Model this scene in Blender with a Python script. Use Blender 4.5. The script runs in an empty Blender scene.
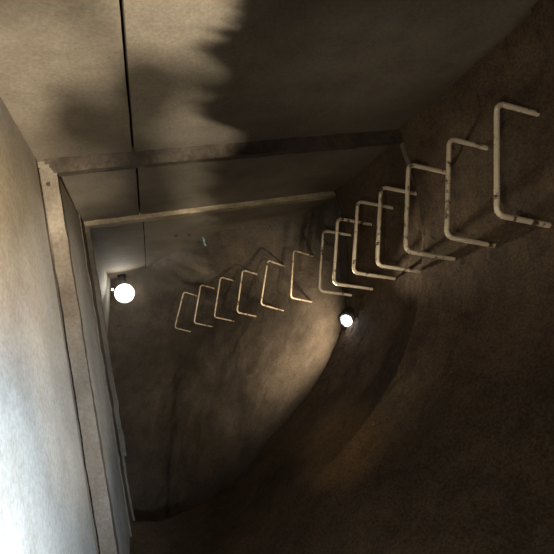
import bpy, bmesh, math, random
from mathutils import Vector, Matrix, noise
random.seed(4)
S = bpy.context.scene
COL = S.collection
S.view_settings.view_transform = 'Standard'
S.view_settings.look = 'None'
S.view_settings.exposure = 0.0
LIFT = 1.0                      # camera height above the shaft's lowest ground

# shaft coordinates: X right, Y down, D along the shaft  ->  world
def W(x, y, d): return Vector((x, d, LIFT - y))
def WV(x, y, d): return Vector((x, d, -y))

# ---------------------------------------------------------------- materials
def mat_concrete(name, c1, c2, c3, scale=2.0, rough=.85, bump=.35, fine=60., stretch=(1,1,1), stain=.5, coarse=0.0, spec=.3, grain=0.):
    m = bpy.data.materials.new(name); m.use_nodes = True
    n = m.node_tree.nodes; l = m.node_tree.links; n.clear()
    out = n.new('ShaderNodeOutputMaterial'); b = n.new('ShaderNodeBsdfPrincipled')
    l.new(b.outputs[0], out.inputs[0])
    tc = n.new('ShaderNodeTexCoord'); mp = n.new('ShaderNodeMapping'); mp.inputs['Scale'].default_value = stretch
    l.new(tc.outputs['Object'], mp.inputs[0])
    n1 = n.new('ShaderNodeTexNoise'); n1.inputs['Scale'].default_value = scale; n1.inputs['Detail'].default_value = 8; n1.inputs['Roughness'].default_value = .6
    n2 = n.new('ShaderNodeTexNoise'); n2.inputs['Scale'].default_value = scale*4.3; n2.inputs['Detail'].default_value = 6; n2.inputs['Roughness'].default_value = .7
    n3 = n.new('ShaderNodeTexNoise'); n3.inputs['Scale'].default_value = fine; n3.inputs['Detail'].default_value = 5; n3.inputs['Roughness'].default_value = .75
    for q in (n1, n2): l.new(mp.outputs[0], q.inputs['Vector'])
    l.new(tc.outputs['Object'], n3.inputs['Vector'])
    r1 = n.new('ShaderNodeValToRGB'); r1.color_ramp.elements[0].position = .35; r1.color_ramp.elements[1].position = .65
    r1.color_ramp.elements[0].color = (*c1, 1); r1.color_ramp.elements[1].color = (*c2, 1)
    l.new(n1.outputs[0], r1.inputs[0])
    r2 = n.new('ShaderNodeValToRGB'); r2.color_ramp.elements[0].position = .45; r2.color_ramp.elements[1].position = .75
    r2.color_ramp.elements[0].color = (0, 0, 0, 1); r2.color_ramp.elements[1].color = (stain, stain, stain, 1)
    l.new(n2.outputs[0], r2.inputs[0])
    mx = n.new('ShaderNodeMixRGB'); mx.inputs[2].default_value = (*c3, 1)
    l.new(r2.outputs[0], mx.inputs[0]); l.new(r1.outputs[0], mx.inputs[1])
    r3 = n.new('ShaderNodeValToRGB'); r3.color_ramp.elements[0].position = .3; r3.color_ramp.elements[1].position = .7
    r3.color_ramp.elements[0].position += grain*.12; r3.color_ramp.elements[1].position -= grain*.10
    r3.color_ramp.elements[0].color = (.6-.35*grain,)*3+(1,); r3.color_ramp.elements[1].color = (1.25+.8*grain,)*3+(1,)
    l.new(n3.outputs[0], r3.inputs[0])
    mm = n.new('ShaderNodeMixRGB'); mm.blend_type = 'MULTIPLY'; mm.inputs[0].default_value = .7
    l.new(mx.outputs[0], mm.inputs[1]); l.new(r3.outputs[0], mm.inputs[2])
    l.new(mm.outputs[0], b.inputs['Base Color'])
    b.inputs['Roughness'].default_value = rough; b.inputs['Specular IOR Level'].default_value = spec
    bp = n.new('ShaderNodeBump'); bp.inputs['Strength'].default_value = bump; bp.inputs['Distance'].default_value = .012
    l.new(n3.outputs[0], bp.inputs['Height'])
    last = bp
    if coarse:
        n4 = n.new('ShaderNodeTexNoise'); n4.inputs['Scale'].default_value = 22; n4.inputs['Detail'].default_value = 4
        l.new(tc.outputs['Object'], n4.inputs['Vector'])
        b2 = n.new('ShaderNodeBump'); b2.inputs['Strength'].default_value = coarse; b2.inputs['Distance'].default_value = .03
        l.new(n4.outputs[0], b2.inputs['Height']); l.new(bp.outputs[0], b2.inputs['Normal']); last = b2
    l.new(last.outputs[0], b.inputs['Normal'])
    return m

M_CEIL = mat_concrete('smooth_cast_concrete', (.115,.092,.066), (.185,.150,.108), (.075,.058,.042), 1.6, .8, .12, 70, (1,1,1), .5)
M_LEFT = mat_concrete('pale_plastered_concrete', (.34,.32,.29), (.44,.42,.38), (.26,.20,.14), 1.5, .75, .08, 60, (1,.8,.9), .45)
M_STEP = mat_concrete('stained_concrete_edge', (.10,.078,.057), (.17,.142,.108), (.07,.05,.036), 3.0, .8, .25, 60, (1,.6,.6), .6)
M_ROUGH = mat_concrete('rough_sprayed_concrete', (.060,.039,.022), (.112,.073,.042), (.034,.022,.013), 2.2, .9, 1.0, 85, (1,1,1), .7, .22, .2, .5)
M_FAR = mat_concrete('damp_trowelled_concrete', (.075,.060,.045), (.14,.113,.086), (.045,.036,.029), 1.5, .75, .7, 80, (1,.6,1), .8, .25, .3, .35)
M_BEAM = mat_concrete('rusted_steel_beam', (.028,.020,.013), (.080,.058,.040), (.016,.012,.008), 6, .7, .3, 60, (1,1,1), .8)
M_BEAM2 = mat_concrete('pale_scraped_beam', (.17,.125,.08), (.40,.32,.21), (.09,.06,.04), 5, .7, .3, 60, (.4,1,1), .8)

def simple(name, col, rough=.6, metal=0., emit=None, es=0.):
    m = bpy.data.materials.new(name); m.use_nodes = True
    b = m.node_tree.nodes['Principled BSDF']
    b.inputs['Base Color'].default_value = (*col, 1); b.inputs['Roughness'].default_value = rough; b.inputs['Metallic'].default_value = metal
    if emit:
        b.inputs['Emission Color'].default_value = (*emit, 1); b.inputs['Emission Strength'].default_value = es
    return m
M_DARK = simple('black_enamel', (.012,.010,.009), .6)
M_HOLE = simple('dark_iron', (.02,.014,.010), .8)
M_GLOW = simple('glowing_opal_glass', (.9,.9,.85), .3, 0, (1,.95,.84), 3)
M_GLOW2 = simple('glowing_lamp_lens', (.9,.9,.9), .3, 0, (.97,.97,1), 22)
M_CABLE = simple('pale_blue_plastic', (.28,.42,.45), .5)

def rebar_material():
    m = bpy.data.materials.new('rusty_ribbed_rebar'); m.use_nodes = True
    n = m.node_tree.nodes; l = m.node_tree.links; b = n['Principled BSDF']
    tc = n.new('ShaderNodeTexCoord'); ns = n.new('ShaderNodeTexNoise'); ns.inputs['Scale'].default_value = 24; ns.inputs['Detail'].default_value = 5
    oi = n.new('ShaderNodeObjectInfo'); ad = n.new('ShaderNodeVectorMath'); ad.operation = 'ADD'
    l.new(tc.outputs['Object'], ad.inputs[0]); l.new(oi.outputs['Location'], ad.inputs[1]); l.new(ad.outputs[0], ns.inputs['Vector'])
    r = n.new('ShaderNodeValToRGB'); e = r.color_ramp.elements
    e[0].position = .34; e[0].color = (.09,.05,.03,1); e[1].position = .44; e[1].color = (.68,.56,.40,1)
    l.new(ns.outputs[0], r.inputs[0]); l.new(r.outputs[0], b.inputs['Base Color'])
    b.inputs['Roughness'].default_value = .55; b.inputs['Metallic'].default_value = .25
    return m
M_REBAR = rebar_material()

# ---------------------------------------------------------------- helpers
def link(name, bm, m, parent=None, kind=None, smooth=False):
    me = bpy.data.meshes.new(name)
    bmesh.ops.recalc_face_normals(bm, faces=bm.faces)
    bm.to_mesh(me); bm.free()
    o = bpy.data.objects.new(name, me); COL.objects.link(o)
    for q in (m if isinstance(m, (list, tuple)) else [m]): me.materials.append(q)
    if smooth:
        for p in me.polygons: p.use_smooth = True
    if parent: o.parent = parent
    if kind: o['kind'] = kind
    return o
def tag(o, label, cat, group=None):
    o['label'] = label; o['category'] = cat
    if group: o['group'] = group
    return o
def fbm(v, s, k=4):
    return noise.fractal(Vector(v)*s, 1.0, 2.0, k)
def grid(bm, fn, nu, nv, mi=0):
    V = [[bm.verts.new(W(*fn(i/nu, j/nv))) for j in range(nv+1)] for i in range(nu+1)]
    for i in range(nu):
        for j in range(nv):
            f = bm.faces.new((V[i][j], V[i+1][j], V[i+1][j+1], V[i][j+1])); f.material_index = mi
    return V
def slab(bm, x0, x1, y0, y1, d0, d1, nx, ny, nd, amp=.004, s=5., mi=0):
    """box in shaft coordinates with uneven, slightly worn faces"""
    seen = {}
    def P(i, j, k):
        q = (i, j, k)
        if q not in seen:
            x = x0+(x1-x0)*i/nx; y = y0+(y1-y0)*j/ny; d = d0+(d1-d0)*k/nd
            v = noise.noise_vector(Vector((x, y, d))*s)*amp + noise.noise_vector(Vector((x, y, d))*s*4)*amp*.5
            seen[q] = bm.verts.new(W(x+v.x, y+v.y, d+v.z))
        return seen[q]
    def q4(a, b, c, d):
        f = bm.faces.new((P(*a), P(*b), P(*c), P(*d))); f.material_index = mi
    for i in range(nx):
        for j in range(ny):
            for k in (0, nd): q4((i,j,k),(i+1,j,k),(i+1,j+1,k),(i,j+1,k))
    for i in range(nx):
        for k in range(nd):
            for j in (0, ny): q4((i,j,k),(i+1,j,k),(i+1,j,k+1),(i,j,k+1))
    for j in range(ny):
        for k in range(nd):
            for i in (0, nx): q4((i,j,k),(i,j+1,k),(i,j+1,k+1),(i,j,k+1))

# ---------------------------------------------------------------- ceiling (flat cast slabs with an open joint)
D0, D1, D2 = 1.32, 2.35, 3.38
bm = bmesh.new()
slab(bm, -.62, .084, -1.12, -1.03, -1.2, D1+.03, 14, 2, 60, .0018)
slab(bm, .097, 1.95, -1.12, -1.03, -1.2, D1+.03, 30, 2, 60, .0018)
slab(bm, -.62, .092, -1.12, -1.0, D1+.03, D2+.03, 14, 2, 20, .003)
slab(bm, .104, 1.95, -1.12, -1.0, D1+.03, D2+.03, 30, 2, 20, .003)
slab(bm, -.62, .114, -1.12, -1.0, D2+.03, 3.98, 14, 2, 14, .003)
slab(bm, .122, 1.95, -1.12, -1.0, D2+.03, 3.98, 30, 2, 14, .003)
slab(bm, -.62, .122, -1.12, -1.03, 3.98, 6.9, 14, 2, 40, .003)
slab(bm, .128, 1.95, -1.12, -1.015, 3.98, 6.9, 30, 2, 40, .003)
slab(bm, -.62, 1.95, -1.2, -1.13, -1.2, 6.9, 2, 2, 2, 0)
link('ceiling', bm, M_CEIL, kind='structure')

def hole(parent, x, y, d, axis, r=.014, nm='bolt'):
    b = bmesh.new()
    z = Vector(axis).normalized()
    rot = z.to_track_quat('Z', 'Y').to_matrix().to_4x4()
    bmesh.ops.create_cone(b, cap_ends=True, segments=6, radius1=r, radius2=r*.8, depth=.016, matrix=Matrix.Translation(W(x, y, d)) @ rot)
    return link(nm, b, M_HOLE, parent)

# cross beams under the ceiling
bm = bmesh.new(); slab(bm, -.33, 1.70, -1.06, -.955, D1, D1+.05, 90, 3, 3, .0045, 9)
t1 = link('trim_1', bm, M_BEAM, kind='structure')
hole(t1, 1.585, -.975, D1-.002, (0, -1, 0), .012); hole(t1, 1.64, -.975, D1-.002, (0, -1, 0), .012)
bm = bmesh.new(); slab(bm, -.31, 1.70, -1.02, -.965, D2, D2+.08, 90, 3, 3, .006, 9)
t2 = link('trim_2', bm, M_BEAM2, kind='structure')
ceil = bpy.data.objects['ceiling']
hole(ceil, .40, -1.0, 4.18, (0, 0, -1), .016); hole(ceil, .52, -1.0, 4.22, (0, 0, -1), .016)

# ---------------------------------------------------------------- left wall, stepping in at each frame
bm = bmesh.new()
slab(bm, -.50, -.362, -1.08, 1.1, -1.2, D1-.02, 2, 50, 70, .0014, 3)
slab(bm, -.50, -.295, -1.08, 1.1, D1+.06, D2, 2, 50, 24, .004, 5)
def deep_panel(u, v):
    y = -1.08+2.4*u; d = D2+.03+3.6*v
    return (-.32-.22*max(0, y+1)-.0+.004*noise.noise(Vector((y, d, 0))*5), y, d)
grid(bm, deep_panel, 50, 60)
link('wall_left', bm, M_LEFT, kind='structure')
bm = bmesh.new(); slab(bm, -.352, -.283, -1.0, 1.1, D1, D1+.07, 3, 120, 2, .004, 8)
slab(bm, -.47, -.34, -1.0, 1.1, D1+.05, D1+.07, 3, 20, 2, .001, 8)
t3 = link('trim_3', bm, M_STEP, kind='structure')
hole(t3, -.328, -.90, D1-.002, (0, -1, 0), .011)
bm = bmesh.new(); slab(bm, -.47, -.255, -1.0, .62, D2, D2+.05, 3, 120, 2, .006, 8)
slab(bm, -.47, -.285, -1.0, 1.2, D2-.20, D2+.01, 3, 120, 3, .006, 8)
slab(bm, -.47, -.272, .60, 1.2, D2+.0, D2+.06, 3, 30, 3, .006, 8)
link('trim_4', bm, M_STEP, kind='structure')

# ---------------------------------------------------------------- curved rough wall on the right
CX, CY = .25, -.62
def rad(th):
    t = (math.degrees(th)-30)/45
    return 1.43+.075*min(t*t, 1.6)+(.20*min(max(math.degrees(th)-72, 0)/25, 1.2))-(.02 if t<0 else 0)*min(-t, 1)
def right_wall(u, v):
    th = math.radians(-24+150*u); d = -1.2+(D2+1.2)*v
    r = rad(th)
    p = (CX+r*math.cos(th), CY+r*math.sin(th), d)
    dr = .018*fbm(p, 1.1, 2)+.003*fbm(p, 7, 3)+.006*fbm(p, 30, 3)
    for dk, s_ in ((D0, .035), (D1, .04)):        # each lining ring ends in a slightly proud lip
        t = (d-dk+.02*noise.noise(Vector(p)*3))
        if -.35 < t <= 0: dr -= s_*(1+t/.35)
        elif 0 < t < .02: dr -= s_*(1-t/.02)
    t = d-D2
    if t > -.5: dr -= .05*(1+t/.5)**2
    r += dr
    return (CX+r*math.cos(th), CY+r*math.sin(th), d)
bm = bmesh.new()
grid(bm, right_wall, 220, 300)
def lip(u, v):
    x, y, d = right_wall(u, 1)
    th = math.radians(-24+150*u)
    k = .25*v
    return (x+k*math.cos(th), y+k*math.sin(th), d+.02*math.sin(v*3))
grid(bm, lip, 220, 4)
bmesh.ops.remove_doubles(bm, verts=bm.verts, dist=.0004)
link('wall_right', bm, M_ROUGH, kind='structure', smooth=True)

# ---------------------------------------------------------------- far wall: the shaft swings left beyond the second frame
rows = [
 [(1.74,-1.2,3.36),(1.68,-1.2,3.76),(1.46,-1.2,4.1),(.87,-1.2,4.28),(.58,-1.2,4.5),(.2,-1.2,5.3),(-.1,-1.2,6.0),(-.95,-1.2,6.5)],
 [(1.74,-1.0,3.36),(1.68,-1.0,3.76),(1.50,-1.0,4.1),(.95,-1.0,4.28),(.66,-1.0,4.5),(.28,-1.0,5.3),(-.02,-1.0,6.0),(-.95,-1.0,6.5)],
 [(1.74,-.70,3.36),(1.66,-.70,3.76),(1.52,-.72,4.05),(1.12,-.72,4.5),(.85,-.72,4.85),(.55,-.72,5.4),(.1,-.72,6.0),(-.95,-.72,6.5)],
 [(1.72,-.36,3.36),(1.63,-.38,3.72),(1.50,-.38,4.0),(1.22,-.38,4.5),(.97,-.38,4.95),(.70,-.38,5.45),(.2,-.40,5.95),(-.95,-.42,6.4)],
 [(1.62,0,3.36),(1.50,0,3.7),(1.36,0,4.0),(1.08,0,4.4),(.82,0,4.8),(.54,0,5.2),(.1,0,5.65),(-.95,0,6.1)],
 [(1.40,.33,3.36),(1.28,.36,3.65),(1.12,.38,3.95),(.88,.38,4.3),(.6,.38,4.7),(.3,.38,5.05),(0,.38,5.4),(-.95,.38,5.8)],
 [(.70,.88,3.36),(.64,.93,3.6),(.54,.97,3.8),(.4,1,4.0),(.2,1,4.2),(.05,1,4.4),(-.15,1,4.6),(-.95,1,4.9)],
 [(.1,1.1,3.36),(.08,1.2,3.5),(.05,1.3,3.6),(0,1.35,3.7),(-.05,1.35,3.8),(-.1,1.35,3.9),(-.2,1.35,4.0),(-.95,1.35,4.2)],
]
def cr(p0, p1, p2, p3, t):
    return tuple(.5*((2*b)+(-a+c)*t+(2*a-5*b+4*c-e)*t*t+(-a+3*b-3*c+e)*t**3) for a, b, c, e in zip(p0, p1, p2, p3))
def spl(P, u):
    n = len(P)-1; x = min(u*n, n-1e-6); i = int(x)
    g = lambda k: P[max(0, min(n, k))]
    return cr(g(i-1), g(i), g(i+1), g(i+2), x-i)
def far_wall(u, v):
    p = spl([spl(r, v) for r in rows], u)
    a = noise.noise_vector(Vector(p)*1.8)*.03 + noise.noise_vector(Vector(p)*7)*.012 + noise.noise_vector(Vector(p)*26)*.003
    return (p[0]+a.x, p[1]+a.y, p[2]+a.z)
bm = bmesh.new(); grid(bm, far_wall, 200, 220)
link('wall_back', bm, M_FAR, kind='structure', smooth=True)

# bracket where the near beam turns down the right wall
bm = bmesh.new()
for (o, wd) in ((0, .028), (.036, .012), (.056, .02)):
    pts = []
    for k in range(13):
        t = k/12
        pts.append((1.665+.035*t+o, -1.0+.33*t))
    V = []
    for i, (x, y) in enumerate(pts):
        j = noise.noise(Vector((x*9, y*9, o*90)))*.004
        V.append([bm.verts.new(W(x+j, y, D1-.015)), bm.verts.new(W(x+wd+j, y, D1-.015)), bm.verts.new(W(x+wd+j, y, D1+.06)), bm.verts.new(W(x+j, y, D1+.06))])
    for a, b in zip(V, V[1:]):
        for k in range(4): bm.faces.new((a[k], a[(k+1)%4], b[(k+1)%4], b[k]))
    bm.faces.new(V[0]); bm.faces.new(V[-1])
link('trim_5', bm, M_STEP, kind='structure')

# ---------------------------------------------------------------- ladder rungs of bent ribbed rebar
def rung_mesh(R=.0105):
    HW, LEG, CR = .240, .33, .034
    path = []
    N = 40
    for k in range(0, 46): path.append((LEG-(LEG-CR)*k/46, -HW))
    for k in range(0, 9):
        a = math.pi/2*k/8; path.append((CR-CR*math.sin(a), -HW+CR-CR*math.cos(a)))
    n = 76
    for k in range(1, n): path.append((0, -HW+CR+(2*HW-2*CR)*k/n))
    for k in range(0, 9):
        a = math.pi/2*k/8; path.append((CR-CR*math.cos(a), HW-CR+CR*math.sin(a)))
    for k in range(1, 47): path.append((CR+(LEG-CR)*k/46, HW))
    # resample evenly at 3.6 mm so that each rib is a swelling of the bar
    dist = [0]
    for a, b in zip(path, path[1:]): dist.append(dist[-1]+math.dist(a, b))
    step = .0036; cnt = int(dist[-1]/step); P = []; j = 0
    for i in range(cnt+1):
        s = i*step
        while j < len(dist)-2 and dist[j+1] < s: j += 1
        t = (s-dist[j])/max(1e-9, dist[j+1]-dist[j])
        P.append((path[j][0]+(path[j+1][0]-path[j][0])*t, path[j][1]+(path[j+1][1]-path[j][1])*t))
    bm = bmesh.new(); rings = []; SEG = 10
    for i, p in enumerate(P):
        a = P[max(0, i-1)]; b = P[min(len(P)-1, i+1)]
        t = Vector((b[0]-a[0], 0, b[1]-a[1])).normalized(); nrm = Vector((t.z, 0, -t.x)); bn = Vector((0, 1, 0))
        r = R*(1.0 if i % 4 else 1.17) + .0006*noise.noise(Vector((p[0]*60, p[1]*60, 3)))
        if i % 4 == 1: r *= 1.08
        rings.append([bm.verts.new(Vector((p[0], 0, p[1]))+nrm*r*math.cos(2*math.pi*k/SEG)+bn*r*math.sin(2*math.pi*k/SEG)) for k in range(SEG)])
    for a, b in zip(rings, rings[1:]):
        for k in range(SEG): bm.faces.new((a[k], a[(k+1)%SEG], b[(k+1)%SEG], b[k]))
    bm.faces.new(rings[0]); bm.faces.new(rings[-1])
    return bm
first = link('ladder_rung', rung_mesh(), M_REBAR, smooth=True)
def place(o, c, K, L, sc=1.0):
    """c bar centre, K direction down the bar, L direction of the legs (shaft coordinates)"""
    X = WV(*L).normalized(); Z = -WV(*K).normalized(); Z = (Z-X*Z.dot(X)).normalized(); Y = Z.cross(X)
    m = Matrix((X, Y, Z)).transposed().to_4x4(); m.translation = W(*c)
    o.matrix_world = m @ Matrix.Diagonal((sc, sc, sc, 1))
near = ['rusty ribbed steel ladder rung nearest the viewer, largest, at the upper right',
        'second ladder rung from the nearest on the right wall, pale worn ribbed bar',
        'third ladder rung from the nearest, its top corner meeting the beam bracket',
        'fourth ladder rung from the nearest, just left of the beam bracket',
        'fifth ladder rung from the nearest, in front of the dark wall recess',
        'sixth ladder rung from the nearest, dull thin bar overlapping the one behind it',
        'seventh ladder rung, last of the near flight, directly above the small floodlight']
jit = [(0,0),(.006,.004),(-.006,-.004),(.004,.006),(.014,-.010),(.012,.008),(.032,.016)]
RS = 1.067
for k in range(7):
    o = first if k == 0 else first.copy()
    if k: COL.objects.link(o)
    z = 1.37+.29*k
    place(o, (RS*(1.345-.015*k+jit[k][0]), RS*(-.456+.004*k+jit[k][1]), RS*z), (-.298+.02*jit[k][0]*30, .955, .01*math.sin(k*2.1)), (.955, .298, .02*math.sin(k*1.7)))
    tag(o, near[k], 'ladder rung', 'near flight of ladder rungs on the right wall')
far = ['ladder rung of the far flight nearest the small floodlight, warmly lit lower leg',
       'second ladder rung of the far flight counting left from the floodlight, leaning bar',
       'third ladder rung of the far flight counting left from the floodlight',
       'third ladder rung from the left end of the far flight, thin dim bar',
       'second ladder rung from the left end of the far flight, thin dim bar',
       'smallest and farthest ladder rung, leftmost of the far flight above its own shadow']
T = Vector((-.87, 0, 1.57)).normalized()
thin = link('ladder_rung', rung_mesh(.0082), M_REBAR, smooth=True)
tilt = [-.27, -.36, -.33, -.34, -.35, -.42]
for k in range(6):
    o = thin if k == 0 else thin.copy()
    if k: COL.objects.link(o)
    K = Vector((tilt[k], .944, 0)).normalized(); L = K.cross(T)
    if L.x < 0: L = -L
    t = k/5
    place(o, (1.29-.89*t, -.44-.006*math.sin(k*2.4), 3.83+1.57*t), K, L, .88)
    tag(o, far[k], 'ladder rung', 'far flight of ladder rungs')

# ---------------------------------------------------------------- lamps
def empty(name, loc):
    o = bpy.data.objects.new(name, None); COL.objects.link(o); o.location = loc; o.empty_display_size = .1; return o
def ball(name, c, r, m, parent, squash=(1,1,1), axis=None):
    b = bmesh.new(); bmesh.ops.create_uvsphere(b, u_segments=32, v_segments=20, radius=r)
    bmesh.ops.scale(b, vec=squash, verts=b.verts)
    if axis is not None: bmesh.ops.transform(b, matrix=Vector(axis).to_track_quat('Z', 'Y').to_matrix().to_4x4(), verts=b.verts)
    bmesh.ops.translate(b, vec=c, verts=b.verts)
    return link(name, b, m, parent, smooth=True)
def lathe(name, c, axis, prof, m, parent, seg=32):
    b = bmesh.new(); q = Vector(axis).to_track_quat('Z', 'Y').to_matrix().to_4x4(); rs = []
    for z, r in prof: rs.append([b.verts.new((r*math.cos(2*math.pi*k/seg), r*math.sin(2*math.pi*k/seg), z)) for k in range(seg)])
    for a, d in zip(rs, rs[1:]):
        for k in range(seg): b.faces.new((a[k], a[(k+1)%seg], d[(k+1)%seg], d[k]))
    bmesh.ops.transform(b, matrix=Matrix.Translation(c) @ q, verts=b.verts)
    return link(name, b, m, parent, smooth=True)
def tube(name, pts, r, m, parent, seg=8):
    b = bmesh.new(); rs = []
    for i, p in enumerate(pts):
        t = (pts[min(i+1, len(pts)-1)]-pts[max(i-1, 0)]).normalized(); q = t.to_track_quat('Z', 'Y').to_matrix()
        rs.append([b.verts.new(p+q @ Vector((r*math.cos(2*math.pi*k/seg), r*math.sin(2*math.pi*k/seg), 0))) for k in range(seg)])
    for a, d in zip(rs, rs[1:]):
        for k in range(seg): b.faces.new((a[k], a[(k+1)%seg], d[(k+1)%seg], d[k]))
    b.faces.new(rs[0]); b.faces.new(rs[-1])
    return link(name, b, m, parent, smooth=True)

# far globe lamp in the corner below the ceiling
gc = W(-.17, -.80, 5.95)
t = empty('globe_lamp', W(-.19, -.99, 5.97))
tag(t, 'round glowing white globe lamp hanging in the far corner beside the left wall', 'lamp')
ball('globe', gc-t.location, .118, M_GLOW, t)
lathe('fitting', Vector((0.02, -.02, .05)), (.05, 0, -1), [(0, 0), (0, .05), (.05, .05), (.06, .035), (.10, .035), (.10, 0)], M_DARK, t)
b_ = ball('indicator', gc+Vector((-.13, -.03, .065))-t.location, .016, M_GLOW, t)
# far floodlight on the lip of the right wall
fl = W(1.452, .045, 3.27)
t = empty('floodlight', fl)
tag(t, 'small dark-hooded floodlight shining bright white below the near flight of rungs', 'lamp')
aim = WV(-.75, .25, -.50).normalized()
lathe('housing', -aim*.0, aim, [(-.20, 0), (-.20, .035), (-.16, .06), (-.06, .078), (.0, .075), (.012, .06), (.012, .053), (-.008, .05)], M_DARK, t)
ball('lens', aim*.006, .042, M_GLOW2, t, (1, 1, .55), aim)
tube('bracket', [-aim*.08+Vector((0, 0, 0)), -aim*.10+Vector((.05, 0, .06)), -aim*.10+Vector((.11, -.02, .07))], .014, M_DARK, t)
# blue-capped cable end under the ceiling
t = tube('cable_stub', [W(.66, -1.0, 4.36), W(.665, -.965, 4.34), W(.66, -.925, 4.33), W(.67, -.90, 4.33)], .010, M_CABLE, None)
tag(t, 'small pale blue cable stub poking out where ceiling meets the far wall', 'cable')

# ---------------------------------------------------------------- lights
def light(name, kind, loc, energy, col, **kw):
    d = bpy.data.lights.new(name, kind); d.energy = energy; d.color = col
    for k, v in kw.items(): setattr(d, k, v)
    o = bpy.data.objects.new(name, d); COL.objects.link(o); o.location = loc
    return o
def aimat(o, tgt): o.rotation_euler = (tgt-o.location).to_track_quat('-Z', 'Y').to_euler()
SIGN = -1
def ragged_shadow(o, cut=.1, soft=.02, k=.12):
    """uneven edge of the work lamp's beam"""
    d = o.data; d.use_nodes = True; n = d.node_tree.nodes; l = d.node_tree.links
    em = n['Emission']; tc = n.new('ShaderNodeTexCoord'); sp = n.new('ShaderNodeSeparateXYZ')
    l.new(tc.outputs['Normal'], sp.inputs[0])
    az = n.new('ShaderNodeMath'); az.operation = 'ABSOLUTE'; l.new(sp.outputs[2], az.inputs[0])
    dv = n.new('ShaderNodeMath'); dv.operation = 'DIVIDE'; l.new(sp.outputs[0], dv.inputs[0]); l.new(az.outputs[0], dv.inputs[1])
    dz = n.new('ShaderNodeMath'); dz.operation = 'DIVIDE'; l.new(sp.outputs[1], dz.inputs[0]); l.new(az.outputs[0], dz.inputs[1])
    ns = n.new('ShaderNodeTexNoise'); ns.noise_dimensions = '1D'; ns.inputs['Scale'].default_value = 13.; ns.inputs['Detail'].default_value = 2.5; ns.inputs['Roughness'].default_value = .6
    l.new(dz.outputs[0], ns.inputs['W'])
    mu = n.new('ShaderNodeMath'); mu.operation = 'MULTIPLY_ADD'; mu.inputs[1].default_value = k; l.new(ns.outputs[0], mu.inputs[0]); l.new(dv.outputs[0], mu.inputs[2])
    mr = n.new('ShaderNodeMapRange'); mr.interpolation_type = 'SMOOTHSTEP'
    mr.inputs[1].default_value = cut-soft; mr.inputs[2].default_value = cut+soft; mr.inputs[3].default_value = SIGN < 0; mr.inputs[4].default_value = SIGN > 0
    l.new(mu.outputs[0], mr.inputs[0]); n2 = n.new('ShaderNodeTexNoise'); n2.inputs['Scale'].default_value = 4.5; n2.inputs['Detail'].default_value = 1
    l.new(tc.outputs['Normal'], n2.inputs['Vector'])
    m2 = n.new('ShaderNodeMapRange'); m2.inputs[1].default_value = .40; m2.inputs[2].default_value = .56; m2.inputs[3].default_value = .15; m2.inputs[4].default_value = 1
    l.new(n2.outputs[0], m2.inputs[0])
    m3 = n.new('ShaderNodeMath'); m3.operation = 'MULTIPLY'; l.new(mr.outputs[0], m3.inputs[0]); l.new(m2.outputs[0], m3.inputs[1])
    l.new(m3.outputs[0], em.inputs['Strength'])
    return mr
# unseen lamps just outside the picture; frame_light is an added brightener
o = light('work_light', 'SPOT', W(.20, .46, .25), 380, (.76,.88,1.0), shadow_soft_size=.05, spot_size=math.radians(72), spot_blend=1)
aimat(o, W(-.36, .42, 1.12))
o = light('key_light', 'SPOT', W(.95, .35, .5), 150, (1,.90,.72), shadow_soft_size=.012, spot_size=math.radians(44), spot_blend=.9)
aimat(o, W(.80, -.25, 4.0))
o = light('rung_light', 'SPOT', W(-.30, .25, .0), 60, (1,.90,.72), shadow_soft_size=.02, spot_size=math.radians(46), spot_blend=.9)
aimat(o, W(1.4, -.5, 1.75))
o = light('frame_light', 'SPOT', W(1.2, .3, .9), 80, (1,.90,.74), shadow_soft_size=.04, spot_size=math.radians(42), spot_blend=.7)  # added spot without a fixture, brightens the left wall's frame strips
aimat(o, W(-.33, -.05, 2.3))
o = light('patch_light', 'SPOT', W(-.25, .30, -.3), 820, (1,.93,.77), shadow_soft_size=.01, spot_size=math.radians(54), spot_blend=.45)
pa, pb = W(.48, -1, 1.6), W(.78, -1, 4.0)
zc = (pa*.8+pb*.2-o.location).normalized(); nx = (pa-o.location).cross(pb-o.location).normalized()
if nx.x < 0: nx = -nx
zz = -zc; yy = zz.cross(nx).normalized()
mm_ = Matrix((nx, yy, zz)).transposed().to_4x4(); mm_.translation = o.location; o.matrix_world = mm_
PATCH = ragged_shadow(o, .095, .030, .24)  # ceiling shadow boundary painted into the beam strength, no object casts it
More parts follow.
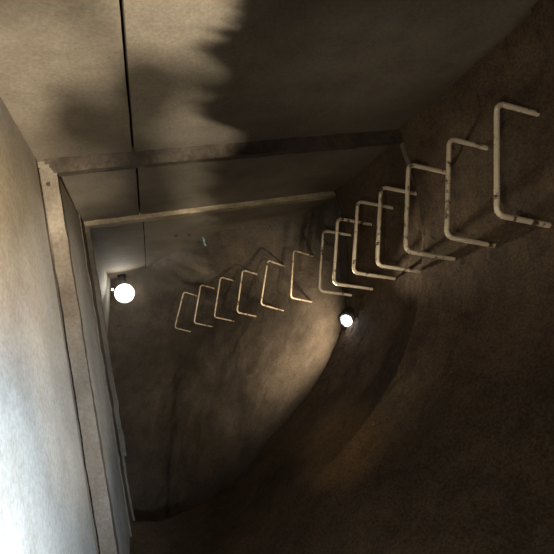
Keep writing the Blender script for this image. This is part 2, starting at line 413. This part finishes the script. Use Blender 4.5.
# floodlight throw, globe
o = light('flood_throw', 'SPOT', fl+WV(-.30, -.04, .17), 40, (1,.80,.56), shadow_soft_size=.04, spot_size=math.radians(150), spot_blend=.9)
aimat(o, W(1.2, .10, 4.2))
o = light('globe_fill', 'SPOT', gc+Vector((.0, -.14, 0)), 14, (1,.93,.8), shadow_soft_size=.06, spot_size=math.radians(110), spot_blend=1)
aimat(o, W(-.15, -1.1, 5.2))
o = light('flood_spill', 'SPOT', W(1.18, -.16, 3.25), 62, (1,.88,.68), shadow_soft_size=.02, spot_size=math.radians(44), spot_blend=1)
aimat(o, W(1.76, -.42, 1.7))
o = light('warm_glow', 'SPOT', W(-.2, -.5, .4), 100, (1,.72,.34), shadow_soft_size=.05, spot_size=math.radians(15), spot_blend=1)
aimat(o, W(.89, .69, 2.47))
o = light('warm_wall_glow', 'SPOT', W(.3, -.2, .2), 150, (1,.68,.32), shadow_soft_size=.05, spot_size=math.radians(38), spot_blend=1)
aimat(o, W(-.36, -.45, 1.62))
o = light('fill_light', 'AREA', W(.45, -.1, -.6), 1.4, (1,.88,.70), shape='DISK', size=.9)
aimat(o, W(.6, -.2, 3.0))
w = bpy.data.worlds.new('world'); S.world = w; w.use_nodes = True
w.node_tree.nodes['Background'].inputs[0].default_value = (.02,.016,.012,1); w.node_tree.nodes['Background'].inputs[1].default_value = .3

# ---------------------------------------------------------------- camera
f = 465.0
d = Vector((-127, 78, f)).normalized()
h = Vector((1537, -267, f)); h = (h-d*h.dot(d)).normalized()
wv = d.cross(h)
if wv.y < 0: wv = -wv
axis = lambda a: Vector((a.dot(h), a.dot(d), -a.dot(wv)))
cx, cy, cz = axis(Vector((1,0,0))), axis(Vector((0,-1,0))), axis(Vector((0,0,-1)))
cam = bpy.data.cameras.new('camera'); co = bpy.data.objects.new('camera', cam); COL.objects.link(co)
m = Matrix((cx, cy, cz)).transposed().to_4x4(); m.translation = W(0, 0, 0); co.matrix_world = m
cam.sensor_width = 36; cam.lens = 36*f/554; cam.clip_start = .02
S.camera = co
